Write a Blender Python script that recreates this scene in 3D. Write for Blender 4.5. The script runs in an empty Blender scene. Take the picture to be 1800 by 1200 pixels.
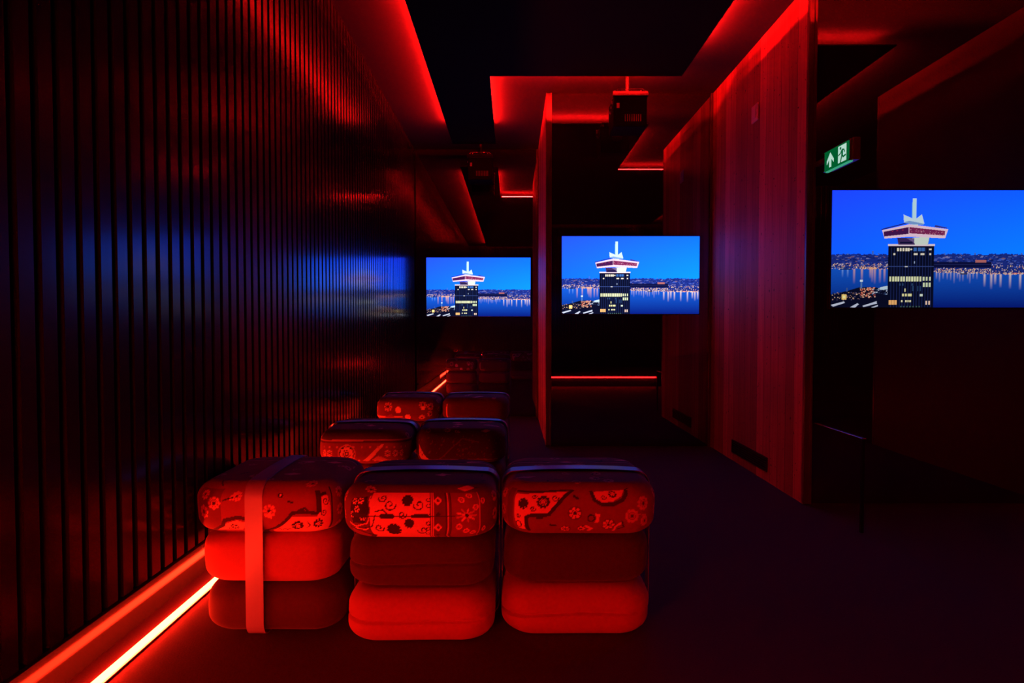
import bpy, bmesh, math, random
import numpy as np
from mathutils import Vector

S = bpy.context.scene
C = S.collection
random.seed(7)

# ------------------------------------------------------------ camera, world, exposure
cam_d = bpy.data.cameras.new('camera')
cam_d.lens = 22.0
cam_d.sensor_width = 36.0
cam_d.clip_start = 0.02
cam = bpy.data.objects.new('camera', cam_d)
C.objects.link(cam)
cam.location = (0, 0, 1.0)
cam.rotation_euler = (math.radians(90 - 1.67), 0, 0)
S.camera = cam
w = bpy.data.worlds.new('world'); S.world = w; w.use_nodes = True
w.node_tree.nodes['Background'].inputs[0].default_value = (0.30, 0.12, 0.60, 1)
w.node_tree.nodes['Background'].inputs[1].default_value = 0.0
S.view_settings.view_transform = 'Standard'
S.view_settings.look = 'None'
S.view_settings.gamma = 1.0
S.view_settings.use_curve_mapping = False
S.view_settings.exposure = 0.0

# light levels
RED = (1.0, 0.004, 0.003)
L_CEIL = 1700.0        # ceiling raft tape
L_WALL = 175.0        # tape at the foot of the left wall
L_STEP = 80.0        # tape under the riser nosing
SCREEN = 1.25

# room measures (metres; x right, y away from the camera, z up)
CEIL = 2.84
XL = -1.03
M1, M2, M3, M4 = 6.69, 5.07, 3.45, 1.77      # the four stepped mirror walls
X1, X2, X3, X4 = 0.275, 1.61, 2.98, 4.4        # the wooden returns between them
YB = -1.55
TH = 0.038

# ------------------------------------------------------------ helpers
def principled(name, col, rough=0.6, spec=0.5, metal=0.0, sheen=0.0):
    m = bpy.data.materials.new(name); m.use_nodes = True
    b = m.node_tree.nodes['Principled BSDF']
    b.inputs['Base Color'].default_value = (*col, 1)
    b.inputs['Roughness'].default_value = rough
    b.inputs['Specular IOR Level'].default_value = spec
    b.inputs['Metallic'].default_value = metal
    b.inputs['Sheen Weight'].default_value = sheen
    return m

def nodes(m):
    return m.node_tree.nodes, m.node_tree.links, m.node_tree.nodes['Principled BSDF']

def emit(name, col, strength):
    m = bpy.data.materials.new(name); m.use_nodes = True
    nt = m.node_tree; nt.nodes.clear()
    e = nt.nodes.new('ShaderNodeEmission'); o = nt.nodes.new('ShaderNodeOutputMaterial')
    e.inputs[0].default_value = (*col, 1); e.inputs[1].default_value = strength
    nt.links.new(e.outputs[0], o.inputs[0])
    return m

def noisy(m, c1, c2, scale, bump=0.0, detail=6, stretch=(1, 1, 1), dist=0.002):
    N, L, b = nodes(m)
    tc = N.new('ShaderNodeTexCoord'); mp = N.new('ShaderNodeMapping'); mp.inputs['Scale'].default_value = stretch
    n = N.new('ShaderNodeTexNoise'); n.inputs['Scale'].default_value = scale; n.inputs['Detail'].default_value = detail
    r = N.new('ShaderNodeMix'); r.data_type = 'RGBA'
    r.inputs[6].default_value = (*c1, 1); r.inputs[7].default_value = (*c2, 1)
    L.new(tc.outputs['Object'], mp.inputs[0]); L.new(mp.outputs[0], n.inputs['Vector'])
    L.new(n.outputs['Fac'], r.inputs[0]); L.new(r.outputs[2], b.inputs['Base Color'])
    if bump:
        bp = N.new('ShaderNodeBump'); bp.inputs['Strength'].default_value = bump; bp.inputs['Distance'].default_value = dist
        L.new(n.outputs['Fac'], bp.inputs['Height']); L.new(bp.outputs[0], b.inputs['Normal'])
    return m

class MB:
    def __init__(self): self.v = []; self.f = []
    def box(self, x0, x1, y0, y1, z0, z1):
        n = len(self.v)
        self.v += [(x0,y0,z0),(x1,y0,z0),(x1,y1,z0),(x0,y1,z0),(x0,y0,z1),(x1,y0,z1),(x1,y1,z1),(x0,y1,z1)]
        self.f += [tuple(n+i for i in q) for q in ((0,3,2,1),(4,5,6,7),(0,1,5,4),(1,2,6,5),(2,3,7,6),(3,0,4,7))]
        return self
    def prism(self, pts, h0, h1, axes='xy'):
        # extrude a 2-D outline; axes names where its two coordinates go, the third axis is the extrusion
        n = len(self.v); k = len(pts)
        for h in (h0, h1):
            for a, b in pts:
                d = {axes[0]: a, axes[1]: b}
                rest = [c for c in 'xyz' if c not in axes][0]; d[rest] = h
                self.v.append((d['x'], d['y'], d['z']))
        self.f.append(tuple(range(n+k-1, n-1, -1))); self.f.append(tuple(range(n+k, n+2*k)))
        for i in range(k):
            j = (i+1) % k
            self.f.append((n+i, n+j, n+k+j, n+k+i))
        return self
    def cyl(self, p0, p1, r, seg=16, r1=None):
        p0 = Vector(p0); p1 = Vector(p1); d = (p1-p0).normalized()
        a = d.orthogonal().normalized(); b = d.cross(a)
        n = len(self.v); r1 = r if r1 is None else r1
        for p, q in ((p0, r), (p1, r1)):
            for i in range(seg):
                t = 2*math.pi*i/seg
                self.v.append(tuple(p + a*math.cos(t)*q + b*math.sin(t)*q))
        self.f.append(tuple(range(n+seg-1, n-1, -1))); self.f.append(tuple(range(n+seg, n+2*seg)))
        for i in range(seg):
            j = (i+1) % seg
            self.f.append((n+i, n+j, n+seg+j, n+seg+i))
        return self
    def build(self, name, mat, parent=None, bevel=0.0, seg=2, smooth=False, loc=None):
        me = bpy.data.meshes.new(name); me.from_pydata(self.v, [], self.f); me.update()
        bm = bmesh.new(); bm.from_mesh(me)
        bmesh.ops.recalc_face_normals(bm, faces=bm.faces)
        if bevel:
            bmesh.ops.bevel(bm, geom=list(bm.edges), offset=bevel, segments=seg, profile=0.5, affect='EDGES', clamp_overlap=True)
        bm.to_mesh(me); bm.free()
        if smooth:
            for p in me.polygons: p.use_smooth = True
        me.materials.append(mat)
        o = bpy.data.objects.new(name, me); C.objects.link(o)
        if parent: o.parent = parent
        if loc: o.location = loc
        return o

def tag(o, label=None, cat=None, group=None, kind=None):
    if label: o['label'] = label
    if cat: o['category'] = cat
    if group: o['group'] = group
    if kind: o['kind'] = kind
    return o

def thing(name, loc, label, cat, group=None, rz=0):
    o = bpy.data.objects.new(name, None); C.objects.link(o)
    o.location = loc; o.rotation_euler = (0, 0, rz); o.empty_display_size = 0.1
    return tag(o, label, cat, group)

def struct(o, label=None):
    return tag(o, label, kind='structure')

# ------------------------------------------------------------ materials
M = {}
M['floor'] = noisy(principled('dark_carpet', (.03,.02,.03), .9, .2), (.065,.028,.05), (.11,.05,.085), 180, .5)
M['riser'] = noisy(principled('riser_carpet', (.03,.02,.03), .9, .2), (.020,.012,.022), (.05,.03,.05), 150, .5)
M['ceil'] = noisy(principled('grey_ceiling_board', (.3,.3,.3), .95, .0), (.040,.035,.038), (.050,.045,.048), 60, .1)
M['black'] = principled('matt_black_board', (.004,.004,.005), .85, .1)
M['slat'] = noisy(principled('black_slat_lacquer', (.02,.02,.022), .26, .15), (.009,.008,.010), (.015,.013,.015), 25, 0, stretch=(1,1,.1))
_b = M['slat'].node_tree.nodes['Principled BSDF']; _b.inputs['Coat Weight'].default_value = 1.0; _b.inputs['Coat Roughness'].default_value = .15; _b.inputs['Coat IOR'].default_value = 1.29
M['recess'] = principled('recess_lacquer', (.02,.016,.016), .09, .06)
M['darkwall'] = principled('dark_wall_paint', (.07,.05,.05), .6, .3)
M['lip'] = principled('recess_lip_metal', (.55,.5,.5), .45, .5)
M['alu'] = principled('brushed_aluminium', (.5,.5,.52), .35, .5, 1.0)
M['dark_metal'] = principled('dark_bronze_trim', (.10,.09,.10), .35, .5, .6)
M['plastic'] = principled('black_plastic', (.015,.015,.017), .4, .5)
M['grey_plastic'] = principled('grey_plastic', (.35,.35,.38), .45, .5)
M['plastic_dim'] = principled('charcoal_plastic', (.10,.10,.12), .5, .4)
M['pale_metal'] = principled('satin_nickel', (.80,.76,.76), .22, .5, 1.0)
M['white_plastic'] = principled('switch_plastic', (.45,.40,.40), .4, .5)
M['strap'] = principled('woven_webbing', (.30,.33,.52), .30, .6)
M['led_ceil'] = emit('red_led_tape', RED, L_CEIL)
M['led_end'] = emit('red_led_tape_end', RED, L_CEIL*1.7)
M['led_wall'] = emit('red_led_tube', (1.0, 0.018, 0.0045), L_WALL)
M['led_step'] = emit('red_led_step_tape', RED, L_STEP)
M['led_fill'] = emit('red_fill_light', RED, L_STEP*10)  # only for the added fill bar above the riser
M['led_dot'] = emit('indicator_light', (1, .6, .55), .8)

def make_mirror():
    m = bpy.data.materials.new('smoked_mirror_glass'); m.use_nodes = True
    nt = m.node_tree; nt.nodes.clear()
    g = nt.nodes.new('ShaderNodeBsdfGlossy'); g.inputs['Color'].default_value = (.20, .19, .27, 1); g.inputs['Roughness'].default_value = .015
    d = nt.nodes.new('ShaderNodeBsdfDiffuse'); d.inputs['Color'].default_value = (.01, .01, .014, 1)
    a = nt.nodes.new('ShaderNodeAddShader'); o = nt.nodes.new('ShaderNodeOutputMaterial')
    nt.links.new(g.outputs[0], a.inputs[0]); nt.links.new(d.outputs[0], a.inputs[1]); nt.links.new(a.outputs[0], o.inputs[0])
    return m
M['mirror'] = make_mirror()

def make_wood():
    m = principled('vertical_plank_wood', (.3,.2,.15), .6, .22)
    N, L, b = nodes(m)
    tc = N.new('ShaderNodeTexCoord')
    sx = N.new('ShaderNodeSeparateXYZ'); L.new(tc.outputs['Object'], sx.inputs[0])
    dv = N.new('ShaderNodeMath'); dv.operation = 'DIVIDE'; dv.inputs[1].default_value = .108; L.new(sx.outputs['Y'], dv.inputs[0])
    fl = N.new('ShaderNodeMath'); fl.operation = 'FLOOR'; L.new(dv.outputs[0], fl.inputs[0])
    wn = N.new('ShaderNodeTexWhiteNoise'); wn.noise_dimensions = '1D'; L.new(fl.outputs[0], wn.inputs['W'])
    fr = N.new('ShaderNodeMath'); fr.operation = 'FRACT'; L.new(dv.outputs[0], fr.inputs[0])
    gp = N.new('ShaderNodeMath'); gp.operation = 'LESS_THAN'; gp.inputs[1].default_value = .035; L.new(fr.outputs[0], gp.inputs[0])
    mp = N.new('ShaderNodeMapping'); mp.inputs['Scale'].default_value = (30, 30, 1.6); L.new(tc.outputs['Object'], mp.inputs[0])
    n = N.new('ShaderNodeTexNoise'); n.inputs['Scale'].default_value = 1.6; n.inputs['Detail'].default_value = 8; L.new(mp.outputs[0], n.inputs['Vector'])
    # speckles: small pin knots, seen as dark flecks on the boards
    kn = N.new('ShaderNodeTexNoise'); kn.inputs['Scale'].default_value = 45; kn.inputs['Detail'].default_value = 2; L.new(tc.outputs['Object'], kn.inputs['Vector'])
    k2 = N.new('ShaderNodeMath'); k2.operation = 'GREATER_THAN'; k2.inputs[1].default_value = .70; L.new(kn.outputs['Fac'], k2.inputs[0])
    c1 = N.new('ShaderNodeMix'); c1.data_type = 'RGBA'; c1.inputs[6].default_value = (.20,.075,.065,1); c1.inputs[7].default_value = (.52,.17,.14,1); L.new(wn.outputs['Value'], c1.inputs[0])
    c2 = N.new('ShaderNodeMix'); c2.data_type = 'RGBA'; c2.blend_type = 'MULTIPLY'; c2.inputs[0].default_value = .7; L.new(c1.outputs[2], c2.inputs[6])
    cr = N.new('ShaderNodeValToRGB'); cr.color_ramp.elements[0].position = .3; cr.color_ramp.elements[0].color = (.55,.5,.5,1); cr.color_ramp.elements[1].position = .7; L.new(n.outputs['Fac'], cr.inputs[0]); L.new(cr.outputs[0], c2.inputs[7])
    mx = N.new('ShaderNodeMath'); mx.operation = 'MAXIMUM'; L.new(gp.outputs[0], mx.inputs[0]); L.new(k2.outputs[0], mx.inputs[1])
    c3 = N.new('ShaderNodeMix'); c3.data_type = 'RGBA'; c3.inputs[7].default_value = (.06,.04,.035,1); L.new(mx.outputs[0], c3.inputs[0]); L.new(c2.outputs[2], c3.inputs[6])
    L.new(c3.outputs[2], b.inputs['Base Color'])
    bp = N.new('ShaderNodeBump'); bp.inputs['Strength'].default_value = .35; bp.inputs['Distance'].default_value = .002; bp.invert = True
    L.new(mx.outputs[0], bp.inputs['Height']); L.new(bp.outputs[0], b.inputs['Normal'])
    return m
M['wood'] = make_wood()

def fabric(name, c1, c2):
    m = noisy(principled(name, c1, .85, .25, 0, .15), c1, c2, 420, .35, 3, dist=.001)
    return m
M['fab_light'] = fabric('red_wool', (.36,.08,.08), (.46,.11,.10))
M['fab_rose'] = fabric('rose_wool', (.34,.08,.08), (.44,.11,.10))
M['fab_dark'] = fabric('dark_wool', (.045,.016,.02), (.07,.024,.03))
M['fab_mid'] = fabric('wine_wool', (.16,.04,.05), (.22,.06,.07))

def make_carpet():
    m = principled('patterned_rug_fabric', (.4,.3,.3), .85, .25, 0, .1)
    N, L, b = nodes(m)
    a = N.new('ShaderNodeAttribute'); a.attribute_name = 'rug'
    n = N.new('ShaderNodeTexNoise'); n.inputs['Scale'].default_value = 500
    tc = N.new('ShaderNodeTexCoord'); L.new(tc.outputs['Object'], n.inputs['Vector'])
    mx = N.new('ShaderNodeMix'); mx.data_type = 'RGBA'; mx.blend_type = 'MULTIPLY'; mx.inputs[0].default_value = .35
    L.new(a.outputs['Color'], mx.inputs[6]); L.new(n.outputs['Fac'], mx.inputs[7]); L.new(mx.outputs[2], b.inputs['Base Color'])
    bp = N.new('ShaderNodeBump'); bp.inputs['Strength'].default_value = .3; bp.inputs['Distance'].default_value = .001
    L.new(n.outputs['Fac'], bp.inputs['Height']); L.new(bp.outputs[0], b.inputs['Normal'])
    return m
M['rug'] = make_carpet()

# ------------------------------------------------------------ setting
struct(MB().box(XL-.25, X4+.1, YB-.1, M1+.1, -.1, 0).build('floor', M['floor']), 'dark carpeted floor')
struct(MB().box(XL-.25, X4+.1, YB-.1, M1+.1, CEIL, CEIL+.1).build('ceiling', M['ceil']), 'grey ceiling lit red along the edges of the black raft')

# left wall: vertical slats over a shadow recess
wl = MB()
wl.box(XL-.21, XL-.018, YB, M1, .275, CEIL)

y = YB + .02
while y < M1 - .05:
    wl.prism([(XL-.019, y), (XL-.0005, y+.001), (XL, y+.002), (XL, y+.044), (XL-.0005, y+.045), (XL-.019, y+.046)], .275, CEIL-.001, 'xy')
    y += .066
struct(wl.build('wall_left', M['slat']), 'black vertical slat wall with blue sheen near the screen')
struct(MB().box(XL-.26, XL-.212, 2.6, M1, 0, .275).build('trim_13', M['black']), 'dark back of the recess behind the poufs')
struct(MB().box(XL-.26, XL-.21, YB, 2.6, 0, .275).build('trim_12', M['recess']), 'dark back of the recess under the slatted wall')
struct(MB().box(XL-.2095, XL+.002, YB, M1-.002, .266, .2749).build('trim_1', M['black']), 'smooth lip under the slatted wall')

# rear wall behind the camera, slatted as well
wr = MB(); wr.box(XL-.2, X4, YB-.08, YB-.018, 0, CEIL)
x = XL + .03
while x < X4 - .05:
    wr.prism([(x, YB-.019), (x+.002, YB-.003), (x+.006, YB), (x+.040, YB), (x+.044, YB-.003), (x+.046, YB-.019)], .185, CEIL-.001, 'xy')
    x += .066
struct(wr.build('wall_rear', M['slat']), 'black vertical slat wall behind the camera')
struct(MB().box(X4, X4+.08, YB, M4, 0, CEIL).build('wall_side', M['black']))

# stepped mirror walls
def mirror(x0, x1, y): struct(MB().box(x0, x1, y, y+.03, .0, CEIL).build('wall_front', M['mirror']), 'smoked mirror glass wall around a screen')
mirror(XL-.02, X1, M1); mirror(X1+TH, X2, M2); mirror(X2+TH, X3, M3); mirror(X3+TH, X4, M4)
# wooden returns
def wood(x, y0, y1, mat='wood'):
    struct(MB().box(x, x+TH, y0, y1, 0, CEIL).build('wall_right', M[mat]), 'vertical plank wall facing the slatted wall')
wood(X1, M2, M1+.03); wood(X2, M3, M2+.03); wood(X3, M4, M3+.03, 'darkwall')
# corner profiles closing the near ends of the returns
k = 2
for x, y in ((X1, M2), (X2, M3), (X3, M4)):
    mb = MB().box(x-.003, x+TH+.006, y-.012, y-.0005, 0, CEIL-.001)
    mb.box(x-.003, x+.008, y-.020, y-.012, 0, CEIL-.001)
    mb.box(x+TH-.008, x+TH+.006, y-.020, y-.012, 0, CEIL-.001)
    struct(mb.build(f'trim_{k}', M['dark_metal'], bevel=.0015, seg=1), 'dark metal corner profile of a plank wall'); k += 1
# far corner profile between plank walls and mirrors
for x, y in ((X2, M2), (X1, M1)):
    struct(MB().box(x-.018, x-.001, y-.016, y-.001, 0, CEIL-.001).build(f'trim_{k}', M['dark_metal'], bevel=.002, seg=1)); k += 1

# riser under the camera with LED tape under its nosing
rs = MB().box(XL-.02, X4-.01, YB+.001, .26, .001, .18).box(XL-.02, X4-.01, .26, .31, .160, .18)
struct(rs.build('floor_riser', M['riser']), 'carpeted riser at the back of the room')
st = thing('light_strip', (0, .265, .13), 'red light strip under the nosing of the rear riser, seen in the middle mirror', 'light strip')
MB().box(-.95, 2.28, -.003, .006, .006, .028).build('channel', M['alu'], st)
MB().box(-.94, 2.27, .0065, .012, .010, .024).build('diffuser', M['led_step'], st)
fill_bar = thing('light_strip', (0, .265, .33), 'added red fill bar at the left end of the rear riser, lighting the front row', 'light strip')  # added fill light out of view, brightens the floor and front poufs
MB().box(-.95, -.50, -.006, .006, -.020, .020).build('channel', M['alu'], fill_bar)
MB().box(-.94, -.51, .0065, .012, -.008, .008).build('diffuser', M['led_fill'], fill_bar)
MB().box(-.972, -.958, -.004, .74, -.326, .021).build('light_shield', M['black'], fill_bar)  # unseen shield added to keep the fill light off the slatted wall
MB().box(-.498, -.490, -.03, .02, -.149, .021).build('end_cheek', M['dark_metal'], fill_bar)
for sx in (2.285,):
    MB().box(sx-.004, sx+.004, -.003, .044, -.128, .029).build('end_cheek', M['dark_metal'], st)

# light strip along the foot of the slatted wall
ls = thing('light_strip', (XL-.115, 0, 0), 'glowing red light strip on the floor along the slatted wall', 'light strip')
MB().box(-.016, .016, YB+1.9, M1-.04, .0005, .006).build('channel', M['alu'], ls)
MB().box(-.009, .009, YB+1.9+.01, M1-.05, .006, .016).build('diffuser', M['led_wall'], ls)

# ------------------------------------------------------------ ceiling raft
RZ = 2.765
LX0, LX1, LX2, LX3 = -.585, -.160, 1.215, 2.45
LY0, LY1, LY2, LY3 = 6.22, 4.53, 2.86, -1.12
out = [(LX0,LY3),(LX3,LY3),(LX3,LY2),(LX2,LY2),(LX2,LY1),(LX1,LY1),(LX1,LY0),(LX0,LY0)]
I = .035
inn = [(LX0+I,LY3+I),(LX3-I,LY3+I),(LX3-I,LY2-I),(LX2-I,LY2-I),(LX2-I,LY1-I),(LX1-I,LY1-I),(LX1-I,LY0-I),(LX0+I,LY0-I)]
raft = thing('ceiling_raft', (0,0,RZ), 'black stepped panel hung below the ceiling with red light spilling over its edges', 'ceiling panel')
rp = MB().prism(out, 0, .006).prism(inn, .0061, .0155)
rp.build('panel', M['black'], raft)
lipm = MB()
for (a, b), (c, d) in zip(out, out[1:]+out[:1]):
    lipm.box(min(a,c)-.0008, max(a,c)+.0008, min(b,d)-.0008, max(b,d)+.0008, .0015, .010)
lipm.build('edge_profile', M['dark_metal'], raft)
def tape(x0, x1, y0, y1, dots=False, h=.0026, mat='led_ceil'):
    mb = MB()
    z0, z1 = .0156, .0156+h
    if dots:
        t = x0
        while t < x1:
            mb.box(t, t+.016, y0, y1, z0, z1); t += .020
    else: mb.box(x0, x1, y0, y1, z0, z1)
    o = mb.build('led_tape', M[mat], raft)
tape(LX0+I+.0005, LX0+I+.0100, -1.0, 5.75)
tape(LX1-I-.0100, LX1-I-.0005, 4.50, 5.75)
tape(LX1+.02, LX2-.14, LY1-I-.0035, LY1-I-.0005, True, .0058, 'led_end')
tape(LX2-I-.0100, LX2-I-.0005, 2.83, 4.15)
tape(LX2+.02, LX3-.10, LY2-I-.0035, LY2-I-.0005, True, .0050)
tape(LX3-I-.0100, LX3-I-.0005, -1.0, 2.6)
for x, y in ((-.38,5.6),(-.38,3.2),(-.38,.6),(.9,3.9),(.9,.9),(2.1,2.2),(2.1,0.0)):
    MB().cyl((x,y,.0155),(x,y,CEIL-RZ-.0005),.006,10).build('hanger', M['dark_metal'], raft)

# ------------------------------------------------------------ screen picture
def inpoly(X, Y, pts):
    r = np.zeros(X.shape, bool); n = len(pts)
    for i in range(n):
        x1, y1 = pts[i]; x2, y2 = pts[(i+1) % n]
        if y1 == y2: continue
        c = ((y1 > Y) != (y2 > Y)) & (X < (x2-x1)*(Y-y1)/(y2-y1)+x1)
        r ^= c
    return r

def srgb(c): return np.array([((v/255)/12.92 if v <= 10 else (((v/255)+.055)/1.055)**2.4) for v in c])

def picture(X, Y):
    rng = np.random.RandomState(3)
    img = np.zeros(X.shape+(3,))
    def put(mask, c): img[mask] = srgb(c)
    def rect(x0, y0, x1, y1, c): put((X>=x0)&(X<=x1)&(Y>=y0)&(Y<=y1), c)
    u = np.clip((X-112)/1600, 0, 1); v = np.clip((Y-108)/487, 0, 1)
    # dusk sky
    tl, tr, bl, br = [srgb(c) for c in ((38,84,252),(18,112,250),(20,110,240),(14,150,252))]
    sky = ((tl*(1-u[...,None])+tr*u[...,None])*(1-v[...,None]) + (bl*(1-u[...,None])+br*u[...,None])*v[...,None])
    img[:] = sky
    # the display shows this dusk blue brighter than the camera can record
    img[..., 2] *= 2.2
    # far city
    city = Y > 596 + 3*np.sin(X/61) + 2*np.sin(X/17) + 3*np.sign(np.sin(X/9)*np.sin(X/23))
    put(city, (30, 48, 140))
    for _ in range(620):
        x = rng.uniform(112, 1712); y = 600 + 95*rng.rand()**.9; ww = rng.uniform(5, 30); h = rng.uniform(3, 8)
        c = [(60,90,200),(90,105,190),(30,50,150),(130,130,190),(14,26,90),(130,100,130),(20,36,110),(44,70,170)][rng.randint(8)]
        rect(x, y, x+ww, y+h, c)
    for x, h in ((425,28),(232,8),(470,10),(980,10),(1105,8),(1215,14),(1575,12)):
        rect(x, 598-h, x+14, 600, (70,110,200))
    # far shore and water
    shore = np.where(X < 560, 700+8*(X-112)/440, 735+ (X-905)/800*18)
    water = Y > shore
    vv = np.clip((Y-700)/300, 0, 1)[...,None]
    wcol = srgb((22,92,214))*(1-vv) + srgb((8,30,130))*vv
    rip = 1 + .10*np.sin(Y*.9+X*.11) + .08*np.sin(Y*1.7-X*.05)
    img[water] = (wcol*rip[...,None])[water]
    rect(905, 655, 1350, 700, (14,18,66)); rect(905, 672, 1350, 676, (40,50,110))
    rect(1225, 640, 1310, 660, (190,110,110))
    # lit quays
    def lights(x0, x1, yf, spread, n, cols, wmax=9, hmax=8):
        for _ in range(n):
            x = rng.uniform(x0, x1); y = yf(x) + rng.uniform(-spread, 0)
            rect(x, y, x+rng.uniform(3, wmax), y+rng.uniform(3, hmax), cols[rng.randint(len(cols))])
    warm = [(255,214,170),(255,190,130),(240,200,190),(255,235,210),(230,150,120),(200,190,220)]
    lights(905, 1350, lambda x: 736+(x-905)*.02, 40, 240, warm)
    lights(1340, 1706, lambda x: 744+(x-1340)*.01, 75, 120, warm+[(30,40,90)]*4, 8, 14)
    lights(1340, 1706, lambda x: 750, 14, 110, warm+[(240,120,110)]*3)
    lights(115, 550, lambda x: 708, 48, 210, warm+[(60,60,130)]*3)
    lights(330, 460, lambda x: 706, 14, 50, [(255,170,120),(255,200,150)])
    # reflections on the water
    def streak(x, y, wd, h, c, a=.8):
        m = (abs(X-x) < wd) & (Y > y) & (Y < y+h)
        k = (a*(1-(Y-y)/h)*(1-abs(X-x)/wd))[m][:,None]
        img[m] = img[m]*(1-k) + srgb(c)*k
    for x in (290,350,415,430,450,490,525): streak(x, 706, 12, rng.uniform(70,130), (255,190,150))
    for x in (200,240): streak(x, 706, 10, 70, (150,190,255))
    for x in list(range(930,1250,26)): streak(x+rng.uniform(-6,6), 738, 9, rng.uniform(40,90), (220,200,210), .7)
    for x in (1300,1352,1382,1424,1498,1576,1632,1662,1695): streak(x, 750, 13, rng.uniform(80,125), (255,225,210), .95)
    rect(1110, 738, 1165, 752, (60,60,100)); rect(1120, 734, 1140, 742, (230,220,220))
    rect(180, 706, 270, 714, (30,44,100))
    # near harbour, bottom left
    land = inpoly(X, Y, [(112,905),(230,880),(330,850),(430,850),(560,860),(560,1010),(112,1010)])
    put(land, (12,14,40))
    lights(330, 450, lambda x: 925, 75, 90, [(255,150,110),(230,110,90),(255,200,170),(150,70,70)], 16, 9)
    lights(120, 340, lambda x: 945, 60, 70, [(255,210,170),(90,80,120),(200,150,130),(20,20,50),(60,50,80)], 12, 9)
    lights(430, 552, lambda x: 900, 45, 50, [(225,235,255),(90,120,170),(40,50,90)], 18, 8)
    rect(196, 905, 232, 945, (255,214,120)); rect(206, 914, 224, 934, (255,250,180))
    put(inpoly(X, Y, [(490,850),(552,838),(552,866),(490,870)]), (200,225,240))
    for q in ([(112,985),(215,958),(222,970),(130,999)], [(262,1003),(318,972),(330,980),(300,1008)], [(358,992),(468,956),(470,975),(366,1002)], [(425,1004),(478,985),(478,996),(440,1008)]):
        put(inpoly(X, Y, q), (205,212,235))
    rect(340, 795, 352, 858, (90,130,190)); rect(336, 792, 358, 808, (230,245,255)); rect(232,855,240,884,(70,90,150))
    # tower body
    rect(552, 525, 905, 1006, (10,14,40))
    col = ((X-552) % 22) < 5
    body = (X>556)&(X<901)&(Y>545)&(Y<1003)
    put(body & col, (30,42,96))
    put((X>552)&(X<905)&(abs(Y-690)<2), (60,80,150))
    rect(548, 518, 910, 534, (245,225,235)); rect(552, 532, 905, 538, (60,40,80))
    def windows(y0, y1, xs, c, ww=14):
        for x in xs: rect(x, y0, x+ww, y1, c)
    windows(548, 572, [618,640,662,684,702], (250,240,215)); windows(552, 566, [865,872,722], (240,235,215)); windows(546,572,[745,780,808],(60,110,190),26)
    windows(588, 602, [590,748,762,800,815,868], (240,230,210), 16)
    windows(650, 668, [752], (170,190,230), 6); windows(688, 696, [682], (230,230,230), 22)
    windows(768, 804, list(range(564, 800, 21)), (236,240,190), 15); windows(770, 800, [822,845,870], (225,235,190), 13)
    windows(815, 848, [824,846,868], (220,235,190), 14)
    windows(820, 838, [640,664,735], (50,80,120), 10); windows(860, 884, [682], (230,225,170), 10)
    windows(900, 920, [664,686,708,724], (240,235,170), 15); windows(902, 918, [802,814], (225,240,220), 10)
    windows(948, 964, [656,688,705,722], (245,240,190), 12)
    windows(950, 985, [562,584,606], (255,190,120), 18); windows(955, 985, [846,868], (255,215,190), 12)
    windows(840, 880, [742,780,800], (40,70,110), 8)
    windows(994, 1003, list(range(650,800,24)), (70,100,90), 10)
    # neck
    put(inpoly(X, Y, [(618,470),(868,470),(858,524),(628,524)]), (66,44,96))
    put(inpoly(X, Y, [(735,470),(868,462),(856,524),(758,524)]), (225,238,225))
    rect(640, 500, 735, 512, (20,20,60)); put(inpoly(X, Y, [(690,474),(752,474),(752,520),(740,500)]), (120,100,150))
    # overhanging crown floors
    put(inpoly(X, Y, [(500,412),(710,366),(1012,404),(988,474),(710,462),(520,476)]), (250,215,235))
    put(inpoly(X, Y, [(512,424),(706,388),(706,440),(516,460)]), (74,24,84))
    put(inpoly(X, Y, [(712,388),(988,418),(984,452),(712,436)]), (134,40,92))
    for _ in range(60):
        x = rng.uniform(715, 980); yy = 396+(x-712)*.1+rng.uniform(0,34); rect(x, yy, x+7, yy+4, [(200,110,140),(90,30,90),(230,170,190)][rng.randint(3)])
    for x in (575,612,655): rect(x, 425-(x-512)*.12, x+10, 431-(x-512)*.12, (200,50,80))
    put(inpoly(X, Y, [(495,402),(700,350),(702,358),(497,412)]), (34,50,130)); put(inpoly(X, Y, [(910,372),(1000,392),(1000,400),(905,388)]), (60,60,140))
    # crown and mast
    put(inpoly(X, Y, [(664,292),(735,322),(765,322),(806,290),(826,362),(760,376),(712,364),(668,352)]), (214,240,255))
    put(inpoly(X, Y, [(670,350),(710,340),(820,362),(820,372),(712,366)]), (130,170,230))
    rect(734, 170, 764, 320, (205,242,255)); rect(728, 200, 734, 316, (120,190,255))
    return img

def screen_mesh(wd, ht):
    nx, nz = 640, 360
    us = np.linspace(0, 1, nx+1); vs = np.linspace(0, 1, nz+1)
    U, V = np.meshgrid(us, vs)                 # V = 0 at the bottom
    P = np.stack([(U-.5)*wd, np.zeros_like(U), (V-.5)*ht], -1).reshape(-1, 3)
    i, j = np.meshgrid(np.arange(nx), np.arange(nz)); a = (j*(nx+1)+i).ravel()
    F = np.stack([a, a+1, a+nx+2, a+nx+1], -1)
    me = bpy.data.meshes.new('screen')
    me.vertices.add(len(P)); me.vertices.foreach_set('co', P.astype(np.float32).ravel())
    me.loops.add(F.size); me.loops.foreach_set('vertex_index', F.astype(np.int32).ravel())
    me.polygons.add(len(F)); me.polygons.foreach_set('loop_start', np.arange(0, F.size, 4, dtype=np.int32))
    me.update(calc_edges=True)
    col = np.ones((len(P), 4), np.float32)
    col[:, :3] = picture(112+1600*U, 1005-897*V).reshape(-1, 3)
    at = me.color_attributes.new('picture', 'FLOAT_COLOR', 'POINT'); at.data.foreach_set('color', col.ravel())
    return me

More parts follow.
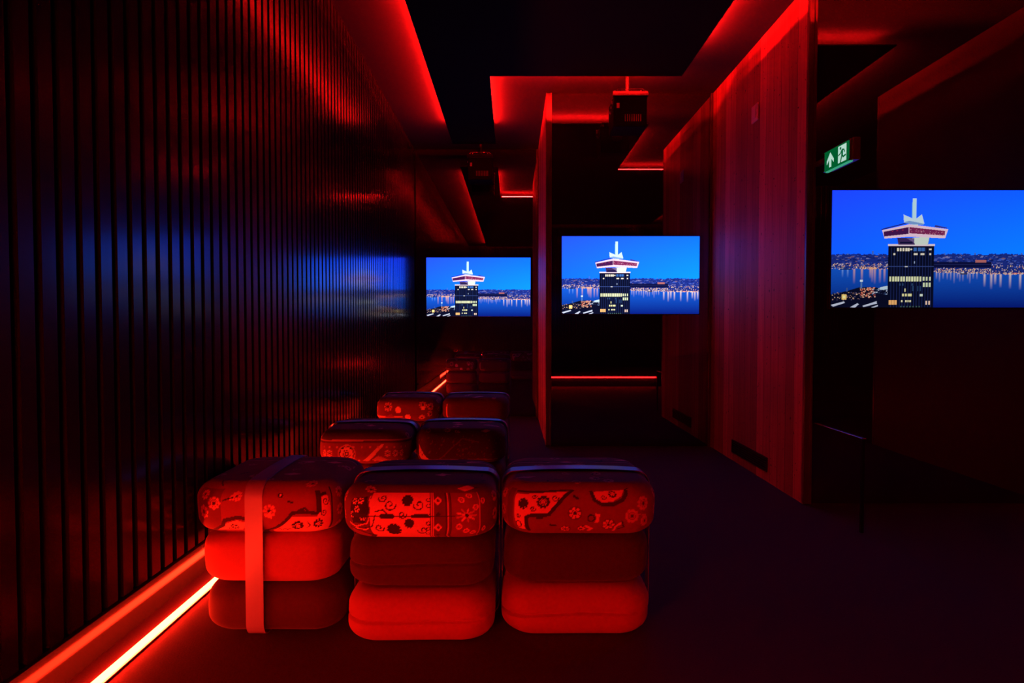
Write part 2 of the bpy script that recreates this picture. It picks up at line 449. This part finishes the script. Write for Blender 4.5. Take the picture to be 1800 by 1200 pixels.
def screen_mat(name, s):
    m = bpy.data.materials.new(name); m.use_nodes = True
    nt = m.node_tree; nt.nodes.clear()
    a = nt.nodes.new('ShaderNodeAttribute'); a.attribute_name = 'picture'
    e = nt.nodes.new('ShaderNodeEmission'); o = nt.nodes.new('ShaderNodeOutputMaterial')
    e.inputs[1].default_value = s
    nt.links.new(a.outputs['Color'], e.inputs[0]); nt.links.new(e.outputs[0], o.inputs[0])
    return m
M['screen'] = screen_mat('display_picture', SCREEN)
M['screen_dim'] = screen_mat('display_picture_dimmer', SCREEN*.54)

SCR = screen_mesh(1.107, .6235)
def television(xc, yw, zc, label, mat, sc=1.0):
    t = thing('television', (xc, yw-.001, zc), label, 'screen', 'flat screens set in the mirror walls')
    w2, h2 = .5535*sc, .3118*sc
    MB().box(-w2-.006, w2+.006, -.014, -.001, -h2-.006, h2+.006).build('housing', M['plastic'], t, bevel=.002, seg=1)
    me = SCR if mat is M['screen'] else SCR.copy()
    if not me.materials: me.materials.append(mat)
    else: me.materials[0] = mat
    s = bpy.data.objects.new('display', me); C.objects.link(s); s.parent = t; s.location = (0, -.0155, 0); s.scale = (sc, 1, sc)
    return t
television(-.357, M1, 1.385, 'smallest bright screen showing a tower, on the mirror wall beside the slatted wall', M['screen'])
television(.955, M2, 1.387, 'middle screen showing a tower at dusk, between the two plank walls', M['screen'])
television(2.312, M3, 1.405, 'largest screen showing a tower, below the green exit sign and cut by the right edge', M['screen_dim'], 1.022)

# ------------------------------------------------------------ poufs
DARK = (.035,.02,.04); OUTL = (.05,.025,.04); FIELD = (.28,.06,.07); FIELD2 = (.17,.04,.055); LIGHT = (.95,.52,.50); PALE = (.66,.30,.30)

class Rug:
    def __init__(s, X, Y, base): s.X, s.Y = X, Y; s.c = np.empty(X.shape+(3,)); s.c[:] = base
    def put(s, m, c): s.c[m] = c
    def poly(s, p, c): s.put(inpoly(s.X, s.Y, p), c)
    def rect(s, a, b, c_, d, col): s.put((s.X>=a)&(s.X<=c_)&(s.Y>=b)&(s.Y<=d), col)
    def line(s, pts, wd, c):
        m = np.zeros(s.X.shape, bool)
        for (x1,y1),(x2,y2) in zip(pts, pts[1:]):
            dx, dy = x2-x1, y2-y1; l2 = dx*dx+dy*dy or 1
            t = np.clip(((s.X-x1)*dx+(s.Y-y1)*dy)/l2, 0, 1)
            m |= (s.X-x1-t*dx)**2+(s.Y-y1-t*dy)**2 < wd*wd/4
        s.put(m, c)
    def disc(s, x, y, r, c): s.put((s.X-x)**2+(s.Y-y)**2 < r*r, c)
    def ring(s, x, y, r, wd, c):
        d = np.hypot(s.X-x, s.Y-y); s.put(abs(d-r) < wd/2, c)
    def flower(s, x, y, r, petal, core, n=8, gap=None):
        if gap is not None: s.disc(x, y, r*1.08, gap)
        for i in range(n):
            t = 2*math.pi*i/n
            s.disc(x+r*.70*math.cos(t), y+r*.70*math.sin(t), r*.235, petal)
        s.ring(x, y, r*.36, r*.12, petal); s.disc(x, y, r*.17, core)
    def swirl(s, x, y, r, c, wd=6, flip=1, ph=0):
        pts = [(x+flip*r*(1-i/17)*math.cos(ph+i*.55), y+r*(1-i/17)*math.sin(ph+i*.55)) for i in range(15)]
        s.line(pts, wd, c)
    def box(s, pts, wd, c): s.line(pts+[pts[0]], wd, c)

def base_field(R, seed, x0, x1, y0, y1):
    # scattered sprigs that carry the pattern over the top and sides
    rng = np.random.RandomState(seed)
    for _ in range(70):
        x = rng.uniform(x0-700, x1+700); y = rng.uniform(y0-900, y0-20)
        k = rng.randint(4)
        if k == 0: R.flower(x, y, 34, PALE, DARK, 8)
        elif k == 1: R.swirl(x, y, 26, PALE, 7, ph=rng.uniform(0,6))
        elif k == 2: R.poly([(x,y-26),(x+50,y),(x,y+26),(x-50,y)], LIGHT)
        else: R.line([(x,y),(x+50*rng.uniform(-1,1), y+50*rng.uniform(-1,1))], 10, DARK)
    R.rect(x0-800, y0-620, x1+800, y0-606, DARK); R.rect(x0-800, y0-590, x1+800, y0-584, LIGHT)
    for xx in (x0-90, x1+90):
        for yy in range(int(y0)+30, int(y1), 95): R.flower(xx, yy, 34, PALE, DARK, 8)

def rug_a(X, Y):
    R = Rug(X, Y, FIELD); base_field(R, 1, 65, 845, 290, 535)
    R.rect(65, 270, 240, 560, FIELD2)
    for x, y, r in ((133,410,40),(203,360,38),(140,315,32),(320,322,32),(492,400,38)): R.flower(x, y, r, PALE, DARK, 8)
    R.poly([(190,535),(255,472),(320,452),(370,466),(330,535)], LIGHT)
    R.line([(150,545),(240,482),(255,452),(330,434),(380,448)], 20, OUTL)
    R.flower(300, 496, 26, OUTL, LIGHT, 7); R.swirl(270, 512, 14, OUTL, 4)
    R.poly([(270,340),(320,292),(338,300),(292,345)], PALE); R.line([(250,345),(300,330)], 8, DARK)
    R.poly([(500,540),(610,430),(740,430),(760,330),(812,325),(835,380),(840,560)], LIGHT)
    R.line([(450,545),(520,500),(575,455),(610,412),(665,406),(740,414),(748,400),(752,322),(800,312)], 17, OUTL)
    R.line([(640,402),(675,385),(690,402)], 12, OUTL); R.rect(735, 290, 765, 412, OUTL)
    R.flower(640, 485, 36, OUTL, PALE, 9); R.flower(748, 472, 32, OUTL, PALE, 9)
    R.swirl(795, 355, 24, OUTL, 6); R.swirl(782, 412, 20, OUTL, 6, -1); R.line([(690,460),(705,480),(690,500)], 6, OUTL)
    for x in (545, 575, 600): R.ring(x, 520, 11, 4, OUTL)
    R.disc(550, 318, 14, DARK); R.disc(550, 318, 6, LIGHT); R.line([(590,350),(612,358)], 10, DARK)
    R.poly([(470,430),(500,400),(505,440)], LIGHT)
    R.rect(850, 270, 862, 560, DARK)
    return R.c

def rug_b(X, Y):
    R = Rug(X, Y, FIELD2); base_field(R, 2, 855, 1660, 290, 535)
    R.rect(1015, 270, 1330, 560, LIGHT); R.rect(1340, 270, 1405, 560, FIELD2); R.rect(1430, 270, 1580, 560, FIELD); R.rect(1590, 270, 1720, 560, FIELD2)
    for x in (1322, 1334, 1400, 1412, 1426, 1580): R.rect(x, 270, x+5, 560, OUTL if x in (1322,1400,1426) else LIGHT)
    R.poly([(880,470),(960,500),(1030,540),(860,560)], FIELD)
    R.poly([(895,320),(990,300),(1012,370),(985,440),(905,445),(880,380)], DARK)
    for x, y in ((920,330),(960,325),(900,400),(975,410),(940,370)): R.flower(x, y, 20, LIGHT, DARK, 6)
    R.line([(865,445),(930,462),(1000,440),(1018,380),(1005,300)], 6, LIGHT); R.line([(865,470),(940,482),(1025,455),(1040,400)], 6, OUTL)
    R.poly([(950,485),(1010,520),(1060,560),(1020,560)], OUTL); R.line([(920,470),(985,478),(1000,470)], 7, LIGHT)
    for x, y, r, f in ((1115,345,32,1),(1265,345,30,-1),(1060,465,26,1),(1285,480,28,-1),(1180,395,22,1)): R.swirl(x, y, r, OUTL, 6, f)
    for x, y, r in ((1205,320,34),(1135,480,42),(1215,440,28)): R.flower(x, y, r, OUTL, OUTL, 10); R.disc(x, y, r*.5, OUTL)
    R.swirl(1075, 310, 24, OUTL, 7, -1); R.line([(1040,380),(1080,370),(1110,400)], 6, OUTL)
    for y in (320,350,400,440,470,510): R.ring(1312, y, 9, 4, OUTL)
    for y in (325, 462): R.poly([(1362,y-24),(1385,y),(1362,y+24),(1340,y)], LIGHT); R.disc(1362, y, 8, FIELD2)
    for y in (395, 525): R.poly([(1362,y-14),(1375,y),(1362,y+14),(1349,y)], OUTL)
    for x, y in ((1485,320),(1530,295),(1510,485),(1550,500),(1610,330),(1470,460),(1560,360),(1620,480)): R.ring(x, y, 13, 7, LIGHT); R.disc(x, y, 5, PALE)
    for i in range(9):
        t = 2*math.pi*i/9; R.line([(1510+14*math.cos(t),400+12*math.sin(t)),(1510+52*math.cos(t),400+32*math.sin(t))], 9, LIGHT if i % 2 else PALE)
    R.disc(1510, 400, 10, OUTL)
    R.line([(885,402),(1450,402)], 6, OUTL); R.line([(1075,404),(1130,404)], 24, OUTL); R.line([(1235,404),(1305,400)], 20, OUTL); R.line([(905,400),(985,402)], 22, OUTL)
    return R.c

def rug_c(X, Y):
    R = Rug(X, Y, FIELD); base_field(R, 3, 100, 938, 300, 560)
    R.rect(60, 280, 135, 580, FIELD2)
    R.poly([(150,320),(440,300),(400,350),(345,425),(240,432),(215,440),(213,528),(170,520),(148,440)], LIGHT)
    R.line([(225,540),(225,450),(240,437),(345,432),(400,365),(440,320),(470,290)], 20, OUTL)
    R.line([(150,300),(300,298),(460,284)], 14, OUTL); R.line([(285,452),(310,452)], 12, OUTL)
    R.flower(208, 370, 34, OUTL, PALE, 9, None); R.disc(208, 370, 18, OUTL); R.flower(315, 362, 38, OUTL, PALE, 10); R.swirl(262, 398, 16, OUTL, 5); R.swirl(378, 340, 20, OUTL, 5)
    R.swirl(180, 438, 15, OUTL, 5); R.ring(178, 488, 18, 6, OUTL); R.swirl(265, 330, 14, OUTL, 5)
    R.poly([(585,300),(760,280),(735,330),(690,358),(640,366),(600,356)], LIGHT)
    R.line([(575,300),(590,352),(630,376),(690,376),(740,350),(765,310),(770,285)], 20, OUTL)
    R.flower(690, 315, 26, OUTL, PALE, 8); R.swirl(640, 335, 16, OUTL, 5)
    for x, y, r in ((858,372,44),(790,440,42),(872,472,36)): R.flower(x, y, r, PALE, DARK, 9)
    for x, y, r in ((485,425,36),(665,490,34),(430,525,28),(520,520,24)): R.flower(x, y, r, LIGHT, DARK, 7, FIELD2)
    R.poly([(592,425),(620,432),(612,475),(590,478),(600,450)], LIGHT); R.ring(572, 452, 18, 7, DARK)
    R.line([(545,500),(575,520),(560,540)], 16, LIGHT); R.line([(700,540),(705,500),(730,480)], 12, LIGHT); R.line([(720,520),(750,505),(735,470)], 9, DARK)
    R.line([(355,492),(378,494)], 14, DARK); R.line([(480,330),(500,345)], 14, DARK)
    R.line([(800,430),(880,438)], 5, PALE)
    return R.c

def rug_d(X, Y):
    R = Rug(X, Y, FIELD2); base_field(R, 4, 0, 800, 0, 270)
    R.rect(-200, 90, 1000, 290, FIELD); R.line([(-200,70),(1000,60)], 10, PALE); R.line([(-200,84),(1000,76)], 6, OUTL)
    R.flower(270, 175, 62, LIGHT, LIGHT, 10, DARK); R.ring(270, 175, 70, 12, PALE)
    R.poly([(400,240),(560,100),(590,100),(450,250)], LIGHT)
    for x in (60,120,620,690,760): R.flower(x, 170, 30, LIGHT, DARK, 8)
    for x in range(20, 800, 70): R.disc(x, 240, 10, LIGHT); R.disc(x+30, 120, 9, PALE)
    R.poly([(480,230),(540,190),(640,230),(560,250)], PALE)
    return R.c

def rug_e(X, Y):
    R = Rug(X, Y, (.11,.03,.05)); base_field(R, 5, 0, 800, 0, 270)
    R.rect(-200, 0, 1000, 290, (.12,.035,.05))
    R.poly([(-30,270),(0,110),(60,170),(140,270)], LIGHT); R.line([(100,250),(800,235)], 6, PALE)  # pale wedge paints in the wall strip's light on the lower left corner
    R.line([(200,250),(420,60)], 10, FIELD); R.line([(420,60),(560,90)], 10, FIELD)
    rng = np.random.RandomState(8)
    for _ in range(90): R.disc(rng.uniform(0,800), rng.uniform(20,250), rng.uniform(4,9), FIELD)
    return R.c

def rug_f(X, Y):
    R = Rug(X, Y, FIELD2); base_field(R, 6, 0, 800, 0, 270)
    for x, y, r in ((160,90,60),(600,70,52),(700,90,48),(590,220,44),(690,170,40)): R.flower(x, y, r, PALE, DARK, 8, FIELD2)
    R.disc(290, 130, 38, LIGHT); R.disc(410, 215, 36, LIGHT); R.rect(-200, 200, 340, 216, PALE)
    R.disc(600, 110, 22, LIGHT); R.poly([(60,240),(200,170),(260,240)], FIELD)
    return R.c

def rug_g(X, Y):
    R = Rug(X, Y, (.14,.04,.06)); base_field(R, 7, 0, 800, 0, 270)
    R.rect(-200, 0, 1000, 290, (.15,.04,.06)); R.rect(20, 60, 50, 260, LIGHT); R.rect(20, 235, 160, 258, LIGHT)
    rng = np.random.RandomState(9)
    for _ in range(120): R.disc(rng.uniform(0,800), rng.uniform(20,250), rng.uniform(4,10), FIELD2)
    return R.c

RUGS = {  # function, x at left edge, x at right edge, y at the bottom, y units per metre
 'a': (rug_a, 65, 845, 535, 1671), 'b': (rug_b, 855, 1660, 535, 1671), 'c': (rug_c, 100, 938, 560, 1768),
 'd': (rug_d, 0, 800, 270, 1700), 'e': (rug_e, 0, 800, 270, 1700), 'f': (rug_f, 0, 800, 270, 1700), 'g': (rug_g, 0, 800, 270, 1700)}

def cushion(W, D, H, R, r, seed, step=.006, rug=None, dome=0.0, crease=0.0):
    """Rounded cushion, base at z=0, centred in x and y."""
    rng = np.random.RandomState(seed)
    nx, ny, nz = int(round(W/step)), int(round(D/step)), int(round(H/step))
    fr = []
    def face(fix, val, A, B, na, nb, flip):
        i, j = np.meshgrid(np.arange(na+1), np.arange(nb+1), indexing='ij')
        P = np.zeros(i.shape+(3,), np.int64); P[..., A] = i; P[..., B] = j; P[..., fix] = val
        k = (P[...,0]*100003 + P[...,1]*1009 + P[...,2])
        q = np.stack([k[:-1,:-1], k[1:,:-1], k[1:,1:], k[:-1,1:]], -1).reshape(-1, 4)
        if flip: q = q[:, ::-1]
        fr.append((P.reshape(-1, 3), k.ravel(), q))
    face(1, 0, 0, 2, nx, nz, False); face(1, ny, 0, 2, nx, nz, True)
    face(0, 0, 1, 2, ny, nz, True); face(0, nx, 1, 2, ny, nz, False)
    face(2, 0, 0, 1, nx, ny, True); face(2, nz, 0, 1, nx, ny, False)
    P = np.concatenate([f[0] for f in fr]); K = np.concatenate([f[1] for f in fr]); Q = np.concatenate([f[2] for f in fr])
    uk, first = np.unique(K, return_index=True)
    P = P[first].astype(float); F = np.searchsorted(uk, Q)
    bx = P[:,0]/nx*W - W/2; by = P[:,1]/ny*D - D/2; bz = P[:,2]/nz*H - H/2
    # outline rounded in plan
    m = np.maximum(np.abs(bx)/(W/2), np.abs(by)/(D/2)); ms = np.maximum(m, 1e-6)
    ox, oy = bx/ms, by/ms
    ix, iy = np.clip(ox, -(W/2-R), W/2-R), np.clip(oy, -(D/2-R), D/2-R)
    vx, vy = ox-ix, oy-iy; l = np.hypot(vx, vy); l[l < 1e-9] = 1
    px, py = ix+vx/l*R, iy+vy/l*R
    # rounded in section
    a = W/2; rho = m*a
    ir, iz = np.minimum(rho, a-r), np.clip(bz, -(H/2-r), H/2-r)
    vr, vz = rho-ir, bz-iz; l = np.hypot(vr, vz); out = l > 1e-9; l[~out] = 1
    rr = np.where(out, ir+vr/l*r, rho); zz = np.where(out, iz+vz/l*r, bz)
    mm = rr/a
    # soft irregular upholstery
    ph = rng.uniform(0, 6.28, 6)
    bul = .004*np.cos(zz/H*math.pi)*mm
    wob = .0015*(np.sin(bx*17+ph[0])+np.sin(by*15+ph[1])+np.sin(bz*30+bx*9+ph[2]))*mm
    # curved piping seam sinking in around the middle of the side
    if crease:
        z0 = -.004 + .004*np.sin(bx*9+ph[3])
        bul = bul - crease*np.exp(-((zz-z0)/.004)**2)*np.clip(1.3*np.sin(bx*5+1.9), .15, 1)*(mm > .9)
    s = mm + (bul+wob)/a
    x = px*s; y = py*s
    z = zz + H/2
    z = z + np.where(zz > 0, dome*(1-mm**2)*(zz/(H/2)), 0)
    V = np.stack([x, y, z], -1)
    me = bpy.data.meshes.new('cushion')
    me.vertices.add(len(V)); me.vertices.foreach_set('co', V.astype(np.float32).ravel())
    me.loops.add(F.size); me.loops.foreach_set('vertex_index', F.astype(np.int32).ravel())
    me.polygons.add(len(F)); me.polygons.foreach_set('loop_start', np.arange(0, F.size, 4, dtype=np.int32))
    me.update(calc_edges=True)
    me.polygons.foreach_set('use_smooth', np.ones(len(F), bool))
    if rug:
        fn, x0, x1, yb, ym = RUGS[rug]
        u = bx + W/2; v = bz + H/2
        top = (P[:,2] == nz); v = np.where(top, H + by + D/2, v)
        side = (P[:,1] > 0) & ~top
        u = np.where(side & (P[:,0] == 0), -(by+D/2), u); u = np.where(side & (P[:,0] == nx), W+by+D/2, u)
        X = x0 + u/W*(x1-x0); Y = yb - v*ym
        col = np.ones((len(V), 4), np.float32); col[:, :3] = fn(X, Y)
        at = me.color_attributes.new('rug', 'FLOAT_COLOR', 'POINT'); at.data.foreach_set('color', col.ravel())
        me.materials.append(M['rug'])
    return me

def strap_loop(L, H, wd, th, along_y, off, parent, bulge=.006):
    """Flat webbing loop round the stack, in the x-z plane (or y-z when along_y)."""
    r = .045; pts = []
    hl = L/2 + .004; z0, z1 = .0015, H + .004
    for cx, cz, a0 in ((hl-r, z1-r, 0), (-hl+r, z1-r, 90), (-hl+r, z0+r, 180), (hl-r, z0+r, 270)):
        for i in range(9):
            t = math.radians(a0 + i*90/8); pts.append((cx+r*math.cos(t), cz+r*math.sin(t), math.cos(t), math.sin(t)))
        if a0 == 0:      # over the slightly domed top
            for i in range(1, 12):
                q = (hl-r)*(1-2*i/12); pts.append((q, z1 + bulge*(1-(q/(hl-r))**2), 0, 1))
    mb = MB(); n = len(pts)
    for p, z, nx_, nz_ in pts:
        for s in (-wd/2, wd/2):
            for t in (0, th):
                a, c = p+nx_*t, z+nz_*t
                mb.v.append((off+s, a, c) if along_y else (a, off+s, c))
    for i in range(n):
        a, b = i*4, ((i+1) % n)*4
        mb.f += [(a, b, b+2, a+2), (a+1, a+3, b+3, b+1), (a, a+1, b+1, b), (a+2, b+2, b+3, a+3)]
    return mb.build('strap', M['strap'], parent, smooth=False)

CH = .163
def pouf(x0, y0, W, rz, rug, mats, strap, label, offs, step, seed, crease=(0,0), D=.46):
    """x0 / y0: left and front edge."""
    t = thing('pouf', (x0+W/2, y0+D/2, .002), label, 'pouf', 'strapped cushion stacks in three rows', rz)
    for i in range(3):
        me = cushion(W-(.034 if i < 2 else .016), D-(.034 if i < 2 else .016), CH, .085, .050 if i == 2 else (.054 if i == 0 else .044), seed+i, step if i == 2 else (.003 if crease[i] else .008),
                     rug if i == 2 else None, .006 if i == 2 else 0, crease[i] if i < 2 else 0)
        if i < 2: me.materials.append(M[mats[i]])
        o = bpy.data.objects.new('cushion', me); C.objects.link(o); o.parent = t
        o.location = (offs[i][0], offs[i][1], i*CH)
        if i == 2: o['label'] = 'patterned rug cushion on top'
        elif mats[i] in ('fab_light', 'fab_rose'): o['label'] = 'plain bright red cushion'
        else: o['label'] = 'plain dark cushion'
    strap_loop((D if strap[0] == 'y' else W)-.012, 3*CH, .056, .003, strap[0] == 'y', strap[1], t)
    return t

pouf(-1.024, 1.955, .480, 0, 'a', ('fab_dark', 'fab_rose'), ('y', -.03), 'front row pouf beside the slatted wall, with a strap down its front',
     ((.012,.004),(0,.002),(-.004,0)), .0030, 10)
pouf(-.538, 1.905, .495, 0, 'b', ('fab_light', 'fab_dark'), ('x', .01), 'middle pouf of the front row, pale patterned panel with scrolls on its front',
     ((0,-.014),(0,.018),(0,0)), .0030, 20, (.016,.008))
pouf(-.034, 1.940, .503, 0, 'c', ('fab_light', 'fab_dark'), ('x', -.02), 'rightmost pouf of the front row, flower rosettes on its patterned front',
     ((-.012,-.006),(-.008,.016),(0,0)), .0030, 30, (.016,0))
pouf(-.932, 2.930, .449, 0, 'd', ('fab_mid', 'fab_light'), ('x', .03), 'second row pouf on the left, nearer the slatted wall',
     ((0,0),(0,.004),(0,0)), .0045, 40, D=.45)
pouf(-.474, 2.960, .452, 0, 'e', ('fab_dark', 'fab_mid'), ('x', .06), 'second row pouf on the right with a bright blue strap edge',
     ((0,0),(0,.004),(0,0)), .0045, 50, D=.45)
pouf(-.935, 4.230, .443, 0, 'f', ('fab_mid', 'fab_mid'), ('x', .05), 'rear row pouf on the left, with a flowered front',
     ((0,0),(0,.004),(0,0)), .0055, 60, D=.45)
pouf(-.483, 4.230, .468, 0, 'g', ('fab_dark', 'fab_mid'), ('x', .05), 'rear row pouf on the right, plain dark speckled front',
     ((0,0),(0,.004),(0,0)), .0055, 70, D=.45)

# ------------------------------------------------------------ projectors on the ceiling
def projector(x, y, label):
    t = thing('projector', (x, y, 2.62), label, 'projector', 'boxes hung from the ceiling before the mirrors')
    W = .245
    MB().box(-W/2, W/2, 0, .24, -.19, .035).build('body', M['black'], t, bevel=.012, seg=3)
    # pale sloping rail along the upper front edge
    MB().prism([(-.020,.028),(-.005,.066),(.030,.066),(.030,.028)], -W/2-.006, W/2+.006, 'yz').build('front_rail', M['pale_metal'], t, bevel=.0015, seg=1)
    br = MB()
    for s in (-1, 1):
        br.cyl((s*.085, .09, .03), (s*.085, .09, .075), .007, 10); br.cyl((s*.085, .17, .03), (s*.085, .17, .075), .007, 10)
    br.box(-.1, .1, .07, .19, .072, .080)
    bk = br.build('bracket', M['dark_metal'], t)
    MB().cyl((0,.13,.08),(0,.13,CEIL-2.62-.0005),.016,20).build('ceiling_pole', M['plastic'], t)
    fr = []
    for s in (-1, 1): MB().cyl((s*.075, -.003, .070), (s*.075, .004, .072), .0045, 12).build('screw', M['alu'], bk)
    MB().prism([(-W/2+.01,.066),(-W/2+.03,.084),(W/2-.03,.084),(W/2-.01,.066),(W/2-.02,.066),(W/2-.034,.080),(-W/2+.034,.080),(-W/2+.02,.066)], .000, .004, 'xz').build('handle', M['alu'], t)
    MB().box(-W/2+.022, -W/2+.042, -.002, .002, -.055, -.02).build('status_window', M['grey_plastic'], t)
    lens = MB().cyl((0.02, .24, -.06), (0.02, .262, -.06), .042, 28); lens.build('lens', M['dark_metal'], t)
    for i in range(3): MB().cyl((-W/2-.006, .05+i*.05, .0-.02*i), (-W/2+.002, .05+i*.05, .0-.02*i), .009, 12).build('connector', M['alu'], t)
    vg = MB()
    for i in range(8): vg.box(-.04+i*.016, -.034+i*.016, -.002, .002, -.15, -.10)
    vg.build('vent', M['dark_metal'], t)
    return t
projector(.862, 4.60, 'larger nearer box hung from the ceiling before the middle mirror')
projector(-.318, 6.29, 'smaller farther box hung from the ceiling before the left mirror')

# ------------------------------------------------------------ fittings on the right plank wall
vt = thing('vent_grille', (X2, 4.23, .108), 'black slot vent low on the plank wall near the floor', 'vent')
MB().box(-.004, .0, -.31, .31, -.045, .045).build('backing', M['black'], vt)
fm = MB().box(-.008,-.004,-.315,.315,.039,.047).box(-.008,-.004,-.315,.315,-.047,-.039).box(-.008,-.004,-.315,-.307,-.039,.039).box(-.008,-.004,.307,.315,-.039,.039)
fm.build('frame', M['plastic'], vt)
sl = MB()
for i in range(5): sl.box(-.007,-.004,-.305,.305,-.032+i*.015,-.027+i*.015)
sl.build('slats', M['plastic'], vt)
sp = thing('wall_plate', (X2, 4.175, 2.385), 'small square plate high on the plank wall', 'wall plate')
MB().box(-.009, 0, -.055, .055, -.055, .055).build('plate', M['white_plastic'], sp, bevel=.003)
MB().box(-.013, -.009, -.028, .028, -.036, .036).build('cover', M['white_plastic'], sp, bevel=.0015, seg=1)

# ------------------------------------------------------------ exit sign, a blade facing the slatted wall
g_green = emit('sign_green', (.0, .135, .035), .75); g_white = emit('sign_white', (.62, .95, .80), .72)
ex = thing('exit_sign', (1.64, 3.175, 1.842), 'green lit exit sign with arrow and running figure above the right screen', 'sign')
MB().box(.004, .040, -.135, .125, -.052, .056).build('housing', M['plastic_dim'], ex, bevel=.004)
MB().box(-.004, .004, -.122, .122, -.050, .046).build('sign_panel', g_green, ex)
fr = MB().box(-.007,.003,-.126,-.121,-.054,.050).box(-.007,.003,.121,.126,-.054,.050).box(-.006,.003,-.126,.126,.047,.051)
fr.build('frame', M['pale_metal'], ex)
for yy, zz in ((-.1235,.046),(-.1235,-.050),(.1235,.046),(.1235,-.050)):
    MB().cyl((-.010,yy,zz),(-.004,yy,zz),.0045,10).build('screw', M['pale_metal'], ex)
MB().box(-.002,.012,-.118,.118,-.058,-.052).build('lower_diffuser', emit('sign_spill', (.05,.40,.24), .8), ex)
def yz(pts, x0, x1, mat, name):
    return MB().prism([(-a, b) for a, b in pts], x0, x1, 'yz').build(name, mat, ex)   # first coordinate runs left to right as seen
ar = [(-.100,-.004),(-.066,.034),(-.032,-.004),(-.032,-.022),(-.056,.002),(-.056,-.040),(-.076,-.040),(-.076,.002),(-.100,-.022)]
yz(ar, -.0055, -.0041, g_white, 'arrow')
door = yz([(.012,-.042),(.088,-.042),(.088,.040),(.012,.040)], -.0055, -.0041, g_white, 'doorway')
man = MB()
def limb(pts, wd):
    for (a,b),(c,d) in zip(pts, pts[1:]):
        L_ = math.hypot(c-a, d-b); nx_, nz_ = -(d-b)/L_*wd/2, (c-a)/L_*wd/2; ex_, ez_ = (c-a)/L_*wd*.3, (d-b)/L_*wd*.3
        man.prism([(-(a-ex_+nx_), b-ez_+nz_), (-(a-ex_-nx_), b-ez_-nz_), (-(c+ex_-nx_), d+ez_-nz_), (-(c+ex_+nx_), d+ez_+nz_)], -.0068, -.0056, 'yz')
man.prism([(-(.036+.0068*math.cos(t*math.pi/8)), .027+.0068*math.sin(t*math.pi/8)) for t in range(16)], -.0068, -.0056, 'yz')
limb([(.052,.014),(.052,-.008)], .014); limb([(.050,.016),(.036,.002),(.018,-.004)], .006); limb([(.054,.018),(.068,.014),(.074,.002)], .006)
limb([(.052,-.008),(.062,-.020),(.084,-.016)], .008); limb([(.050,-.008),(.044,-.024),(.036,-.042)], .008)
man.build('running_figure', g_green, door)
MB().box(.012, .032, .125, .272, .010, .034).build('wall_arm', M['dark_metal'], ex)
MB().cyl((.02,-.06,.056),(.02,-.06,.062),.006,10).build('test_button', M['pale_metal'], ex)

# ------------------------------------------------------------ low rail under the sign
rl = thing('rail', (1.672, 3.18, 0), 'slim metal rail standing low in front of the right mirror wall', 'rail')
MB().box(-.010,.010,-.225,.250,.450,.4545).build('bar', M['alu'], rl, bevel=.0015, seg=1)
MB().box(-.007,.007,-.220,-.206,0,.449).build('post', M['black'], rl)
